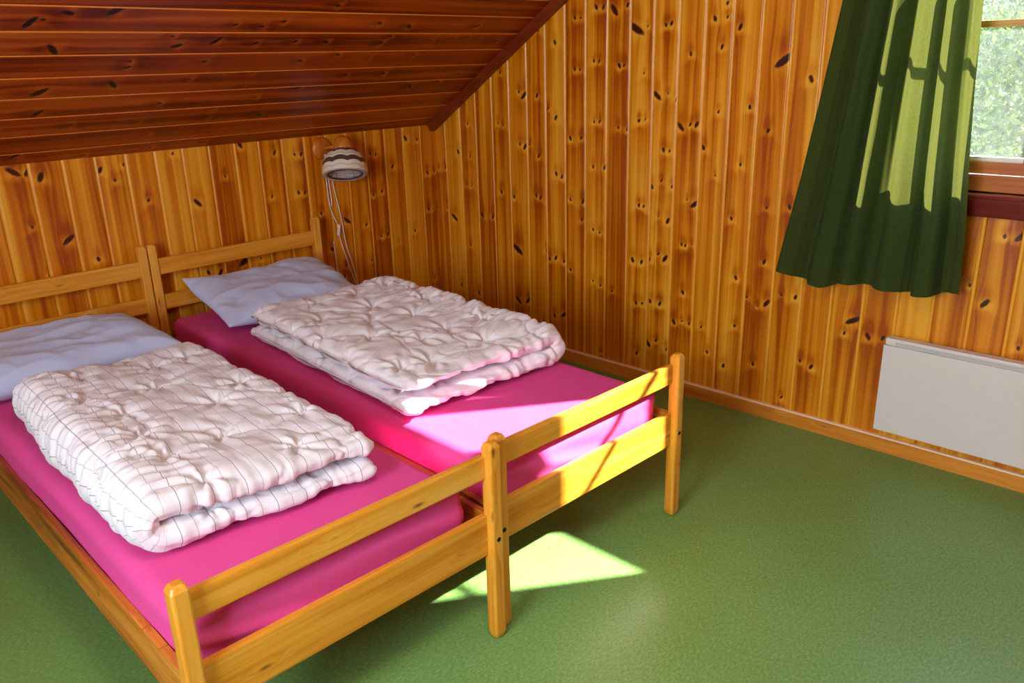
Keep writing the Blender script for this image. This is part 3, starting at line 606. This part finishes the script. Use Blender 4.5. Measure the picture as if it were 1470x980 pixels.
# ------------------------------------------------------------------ pillows
def pillow(cx,cy,cz,hw,hd,th,tilt,yaw,mat_,label,seed,corner=0.0,roll=0.0,pinch=.06):
    n=90; a=np.linspace(-1,1,n); U,V=np.meshgrid(a,a,indexing='ij')
    def side(sgn):
        ed=(1-np.abs(U)**3.2)*(1-np.abs(V)**3.2); t=np.clip(ed,0,1)**.52
        x=U*hw*(1-pinch*(1-V*V)*0-pinch*np.abs(U)*(1-V**2)**1*.9); y=V*hd*(1-pinch*np.abs(V)*(1-U**2)*1.1)
        cr=fbm(U*2.2+seed,V*1.8,seed,3)*.007+np.clip(ridge(U*2.0+V*1.3,V*3.2-U*.8,seed+2),-1,1)*.006+np.clip(ridge(U*5+V*2,V*4,seed+4),-1,1)*.0025
        z=sgn*t*th/2*(1+.25*fbm(U*1.2,V*1.2,seed+9,2))+cr*np.clip(t*2,0,1)*(1 if sgn>0 else .3)
        z=z+corner*np.clip(-U,0,1)**3*np.clip(V,0,1)**3
        return np.stack([x,y,z],-1)
    A=side(1); B=side(-1); B[0,:]=A[0,:];B[-1,:]=A[-1,:];B[:,0]=A[:,0];B[:,-1]=A[:,-1]
    vs=np.vstack([A.reshape(-1,3),B.reshape(-1,3)]); f=[]
    for i in range(n-1):
        for j in range(n-1):
            p=i*n+j; f.append((p,p+n,p+n+1,p+1)); q=n*n+p; f.append((q,q+1,q+n+1,q+n))
    o=mobj('pillow',vs,f,mat_,smooth=True)
    b=bmesh.new(); b.from_mesh(o.data); bmesh.ops.remove_doubles(b,verts=b.verts,dist=.0002); b.to_mesh(o.data); b.free()
    o.data.transform(Matrix.Rotation(yaw,4,'Z')@Matrix.Rotation(tilt,4,'X')@Matrix.Rotation(roll,4,'Y'))
    lo=min(v.co.z for v in o.data.vertices)
    o.data.transform(Matrix.Translation((0,0,-lo)))
    o.location=RB@Vector((cx,cy,cz)); o.rotation_euler=(0,0,YAW); o.data.polygons.foreach_set('use_smooth',[True]*len(o.data.polygons))
    tag(o,label,'pillow','pale blue pillows'); return o
pillow(-2.10,-.505,.448,.335,.225,.13,math.radians(2),math.radians(3),M['pillow'],'pale blue pillow cut off by the left edge of the photo',4.0)
pillow(-1.225,-.425,.448,.310,.225,.135,math.radians(10),math.radians(-3),M['pillow'],'pale blue pillow with a raised pointed corner, near the wall lamp',12.0,corner=.035)
# ------------------------------------------------------------------ curtain
def curtain():
    nt_,nz=260,120; t=np.linspace(0,1,nt_); z=np.linspace(0,1,nz); Tm,Zm=np.meshgrid(t,z,indexing='ij')
    zt=2.06; hem=np.interp(t,[0,.12,.26,.4,.62,.8,1],[.655,.628,.612,.645,.640,.640,.668])
    ZZ=hem[:,None]+(zt-hem[:,None])*Zm
    yl=np.interp(ZZ,[.6,.75,1.0,1.3,1.57,1.85,2.06],[-2.037,-2.062,-2.108,-2.152,-2.188,-2.216,-2.225])
    yr=np.interp(ZZ,[.6,.9,1.07,1.3,1.57,1.75],[-2.665,-2.648,-2.630,-2.612,-2.598,-2.70])  # top of this edge, out of view, widened to block a slit of sun
    tw=t+.018*np.sin(2*PI*t*2.3+1)
    ph=2*PI*(5.2*tw)[:,None]
    amp=.012+.013*(1-Zm)+.004*np.sin(3*t)[:,None]
    f=np.sin(ph+.5*np.sin(Zm*3+4*Tm)); f=np.sign(f)*np.abs(f)**.75
    x=-.085-amp*f-.008*np.sin(ph*.5+1.0)-.004*np.sin(ph*2.3+Zm*2)-.02*(1-Zm)**2
    y=yl+(yr-yl)*(Tm)+.010*np.cos(ph)*(.6+.4*(1-Zm))
    y[0,:]=yl[0,:]; y[-1,:]=yr[-1,:]
    vs=np.stack([x,y,ZZ],-1).reshape(-1,3); faces=[]
    for i in range(nt_-1):
        for j in range(nz-1): k=i*nz+j; faces.append((k,k+1,k+nz+1,k+nz))
    o=mobj('curtain',vs-np.array([-.09,-2.3,2.06]),faces,M['curtain'],smooth=True,loc=(-.09,-2.3,2.06))
    tag(o,'long green pleated curtain hanging at the left side of the window','curtain'); return o
curtain()
rod=empty('curtain_rod',(-.09,-2.83,2.085)); tag(rod,'wooden rod above the window from which the green curtain hangs','curtain rod')
bm=bmesh.new(); tube(bm,[(0,-.75,0),(0,.75,0)],.012,16); bmobj('rod',bm,M['frame'],rod,True)
for y in (-.7,.7): boxobj('bracket',(0,.072,y-.01,y+.01,-.012,.012),M['frame'],rod,.002)
# ------------------------------------------------------------------ radiator
rd=empty('electric_heater',(0,-2.9,.105)); tag(rd,'white flat electric panel heater low on the pine wall below the window','heater')
def rp(nm,d,mt,b=.002): return boxobj(nm,(d[0],d[1],d[2]+2.9,d[3]+2.9,d[4]-.105,d[5]-.105),mt,rd,b)
rp('front_panel',(-.062,-.054,-3.43,-2.432,.105,.431),M['white'])
rp('body',(-.054,-.022,-3.42,-2.442,.115,.432),M['white'])
rp('top_trim',(-.060,-.020,-3.43,-2.436,.4335,.4575),M['white'],.004)
rp('grille',(-.0615,-.0595,-3.40,-2.47,.437,.447),M['vent'],.0005)
for y in (-3.2,-2.6): rp('bracket',(-.022,0,y-.02,y+.02,.18,.38),M['vent'])
# ------------------------------------------------------------------ wall lamp
lp=empty('wall_lamp',(-.702,0,1.046)); tag(lp,'wooden wall lamp with a cream and brown banded shade and a white cord','lamp')
bm=bmesh.new(); Mx=Matrix.Rotation(PI/2,4,'X'); lathe(bm,[(0,.0),(.052,.0),(.052,.006),(.049,.012),(.04,.017),(.022,.019),(.018,.022),(0,.023)][::1],44,Mx); bmobj('wall_plate',bm,M['lampwood'],lp,True)
AX=Vector((-.24,-.33,-.91)).normalized()                   # shade points down and out into the room
cap=Vector((.064,-.085,.012))
bm=bmesh.new(); tube(bm,[(0,-.018,0),(.03,-.05,.008),(.062,-.085,.012)],.0095,14); bmobj('arm',bm,M['lampwood'],lp,True)
Q=AX.to_track_quat('Z','Y').to_matrix().to_4x4(); MC=Matrix.Translation(cap-AX*.03)@Q
bm=bmesh.new(); lathe(bm,[(0,-.014),(.020,-.012),(.034,-.003),(.042,.012),(.047,.034),(.048,.060),(.044,.066),(0,.066)],40,MC); bmobj('socket_cover',bm,M['lampwood'],lp,True)
MS=MC@Matrix.Translation((0,0,.052))
prof=[(.040,0),(.056,.005),(.073,.017),(.088,.036),(.097,.058),(.102,.082),(.104,.100),(.1045,.112),(.103,.118)]
n=72; vs=[];fs=[];bd=[]
for k,(r,z) in enumerate(prof):
    for i in range(n):
        a=2*PI*i/n; rr=r*(1+.014*abs(math.sin(4.5*a*2))*min(1,k/3)); v=MS@Vector((rr*math.cos(a),rr*math.sin(a),z)); vs.append(tuple(v)); bd.append((i/n if i<=n/2 else 1-i/n,1-z/.118,0))
for k in range(len(prof)-1):
    for i in range(n): fs.append((k*n+i,k*n+(i+1)%n,(k+1)*n+(i+1)%n,(k+1)*n+i))
sh=mobj('shade',vs,fs,M['shade'],lp,True); at=sh.data.attributes.new('band','FLOAT_VECTOR','POINT'); at.data.foreach_set('vector',np.array(bd,dtype=np.float32).ravel())
bm=bmesh.new(); lathe(bm,[(.103,.118),(.098,.121),(.090,.121),(.083,.118)],72,MS); o=bmobj('shade_rim',bm,M['shade_in'],sh,True)
bm=bmesh.new(); lathe(bm,[(.083,.118),(.079,.114),(.076,.100),(.072,.08),(.055,.045),(.03,.03),(0,.03)],72,MS); 
o=bmobj('inner_reflector',bm,M['shade_in'],sh,True); tag(o,'grey inside of the shade')
bm=bmesh.new(); lathe(bm,[(.0835,.1195),(.080,.1205),(.076,.118),(.0755,.112)],72,MS); bmobj('inner_ring',bm,M['brown'],sh,True)
bm=bmesh.new()
for k in (-.04,0,.04):
    h=math.sqrt(.077**2-k*k); tube(bm,[tuple(MS@Vector((k,-h,.116))),tuple(MS@Vector((k,h,.116)))],.0014,6); tube(bm,[tuple(MS@Vector((-h,k,.116))),tuple(MS@Vector((h,k,.116)))],.0014,6)
bmobj('wire_guard',bm,M['chrome'],lp,True)
bm=bmesh.new(); bmesh.ops.create_uvsphere(bm,u_segments=24,v_segments=16,radius=.03); bm.transform(MS@Matrix.Translation((0,0,.065))); bmobj('bulb',bm,M['cord'],lp,True)
L0=Vector((-.702,0,1.046))
def cordobj(pts):
    bm=bmesh.new(); tube(bm,[tuple(Vector(q)-L0) for q in spline(pts)],.0026,8); c=bmobj('cord',bm,M['cord'],lp,True); return c
c=cordobj([(-.70,-.022,1.02),(-.697,-.012,.94),(-.696,-.008,.86),(-.688,-.008,.758),(-.660,-.008,.686),(-.657,-.010,.644),(-.644,-.010,.575),(-.608,-.010,.444),(-.578,-.010,.354),(-.56,-.012,.30),(-.55,-.012,.2)])
cordobj([(-.69,-.016,1.02),(-.67,-.012,.94),(-.655,-.008,.838),(-.633,-.008,.706),(-.619,-.008,.578),(-.592,-.008,.473),(-.570,-.010,.36),(-.55,-.010,.28)])
cordobj([(-.695,-.02,1.02),(-.684,-.008,.90),(-.678,-.008,.80),(-.682,-.007,.77)])
cordobj([(-.688,-.007,.602),(-.686,-.007,.56),(-.684,-.007,.512),(-.681,-.007,.398),(-.675,-.007,.30)])
bm=bmesh.new(); box(bm,-.0065,.0065,-.007,.007,-.028,.028,bev=.005,seg=3); bm.transform(Matrix.Translation(Vector((-.656,-.012,.650))-L0)@Matrix.Rotation(.2,4,'Y')); bmobj('inline_switch',bm,M['cord'],lp,True)
# ------------------------------------------------------------------ outside: meadow slope and trees
n=60; a=np.linspace(0,1,n); U,V=np.meshgrid(a,a,indexing='ij'); gx=1+U*60; gy=-35+V*70; gz=-2.7+.9*fbm(gx*.08,gy*.08,3,3)+np.clip(gx-14,0,60)*.22
f=[(i*n+j,(i+1)*n+j,(i+1)*n+j+1,i*n+j+1) for i in range(n-1) for j in range(n-1)]
o=mobj('meadow',np.stack([gx,gy,gz],-1).reshape(-1,3),f,M['grass'],smooth=True); tag(o,kind='structure')
def tree(x,y,r,h,mt,label,seed):
    rg=np.random.default_rng(seed); root=empty('tree',(x,y,-2.9)); tag(root,label,'tree','trees outside the window')
    bm=bmesh.new(); tube(bm,[(0,0,0),(.05,.02,1),(-.03,.05,2.2),(0,0,h)],.14,10); bmobj('trunk',bm,M['bark'],root,True)
    k=17000; d=rg.normal(size=(k,3)); d/=np.linalg.norm(d,axis=1,keepdims=True); rr=r*(.55+.45*rg.random(k)**.5)*(1+.22*vnoise(d[:,0]*3+seed,d[:,1]*3,d[:,2]*3))
    P_=d*rr[:,None]*np.array([1,1,1.15])+np.array([0,0,h])
    s=.03+.035*rg.random(k); e1=rg.normal(size=(k,3)); e1/=np.linalg.norm(e1,axis=1,keepdims=True); e2=np.cross(e1,d+.4*rg.normal(size=(k,3))); e2/=np.linalg.norm(e2,axis=1,keepdims=True)
    vs=np.stack([P_-e1*s[:,None],P_+e2*s[:,None]*.45,P_+e1*s[:,None],P_-e2*s[:,None]*.45],1).reshape(-1,3); q=np.arange(4*k).reshape(k,4)
    mobj('foliage',vs,q,mt,root)
for i,(x,y,r,h,mt) in enumerate(((9,-.9,1.5,3.3,'leaf1'),(14.5,1.6,2.3,3.9,'leaf2'),(9.5,3.4,1.7,3.0,'leaf1'),(20,5.5,2.8,5.2,'leaf2'),(14,-4.0,2.0,3.4,'leaf1'),(21,-2.6,3.2,5.4,'leaf1'))):
    tree(x,y,r,h,M[mt],'leafy green tree seen hazily through the window pane',40+i)
# ------------------------------------------------------------------ light
wd=bpy.data.worlds.new('daylight'); SC.world=wd; wd.use_nodes=True; nt=wd.node_tree; bg=nt.nodes['Background']
tc=nt.nodes.new('ShaderNodeTexCoord'); sp=nt.nodes.new('ShaderNodeSeparateXYZ'); nt.links.new(tc.outputs['Generated'],sp.inputs[0])
nt.links.new(ramp(nt,sp.outputs[2],[(0,srgb(236,242,246)),(.35,srgb(170,205,240)),(1,srgb(110,160,220))]),bg.inputs[0]); bg.inputs[1].default_value=SKY
def light(kind,name,loc,energy,color,**k):
    l=bpy.data.lights.new(name,kind); l.energy=energy; l.color=color
    for a,b in k.items():
        if a!='rot': setattr(l,a,b)
    o=bpy.data.objects.new(name,l); COL.objects.link(o); o.location=loc
    if 'rot' in k: o.rotation_euler=k['rot']
    return o
sd=Vector((-1,.73,-.84)).normalized()
s=light('SUN','sun',(6,-4,6),SUN,(1.0,.96,.89),angle=.014); s.rotation_euler=sd.to_track_quat('-Z','Y').to_euler()
# fill lamp set in the added window behind the camera, in place of daylight
light('AREA','window_fill',(XL-.11,(LY0+LY1)/2,(LZ0+LZ1)/2),LFILL,(.86,.93,1.0),shape='RECTANGLE',size=1.0,size_y=1.0,rot=(0,-PI/2,0))
# ceiling lamp of the room
light('AREA','ceiling_light',(-2.5,-3.0,2.17),LCEIL,(1.0,.90,.76),shape='DISK',size=.45)
# ------------------------------------------------------------------ camera
cam=bpy.data.cameras.new('camera'); co=bpy.data.objects.new('camera',cam); COL.objects.link(co)
R=np.array([[0.689139549998633,0.2530832112828571,-0.6789960005732275],[-0.7241681218698491,0.20713368668768153,-0.6577812456331245],[-0.025830445121545243,0.9450103301054048,0.3260188094250035]])
Mw=Matrix.Identity(4)
for i in range(3):
    for j in range(3): Mw[i][j]=R[i][j]
Mw.translation=Vector((-2.9288,-3.3771,1.4176)); co.matrix_world=Mw
cam.sensor_fit='HORIZONTAL'; cam.sensor_width=36; cam.lens=36*1170.97/1470; cam.clip_start=.02
SC.camera=co
SC.view_settings.view_transform='Standard'; SC.view_settings.look='None'; SC.view_settings.gamma=1; SC.view_settings.exposure=EXPO; SC.view_settings.use_curve_mapping=False
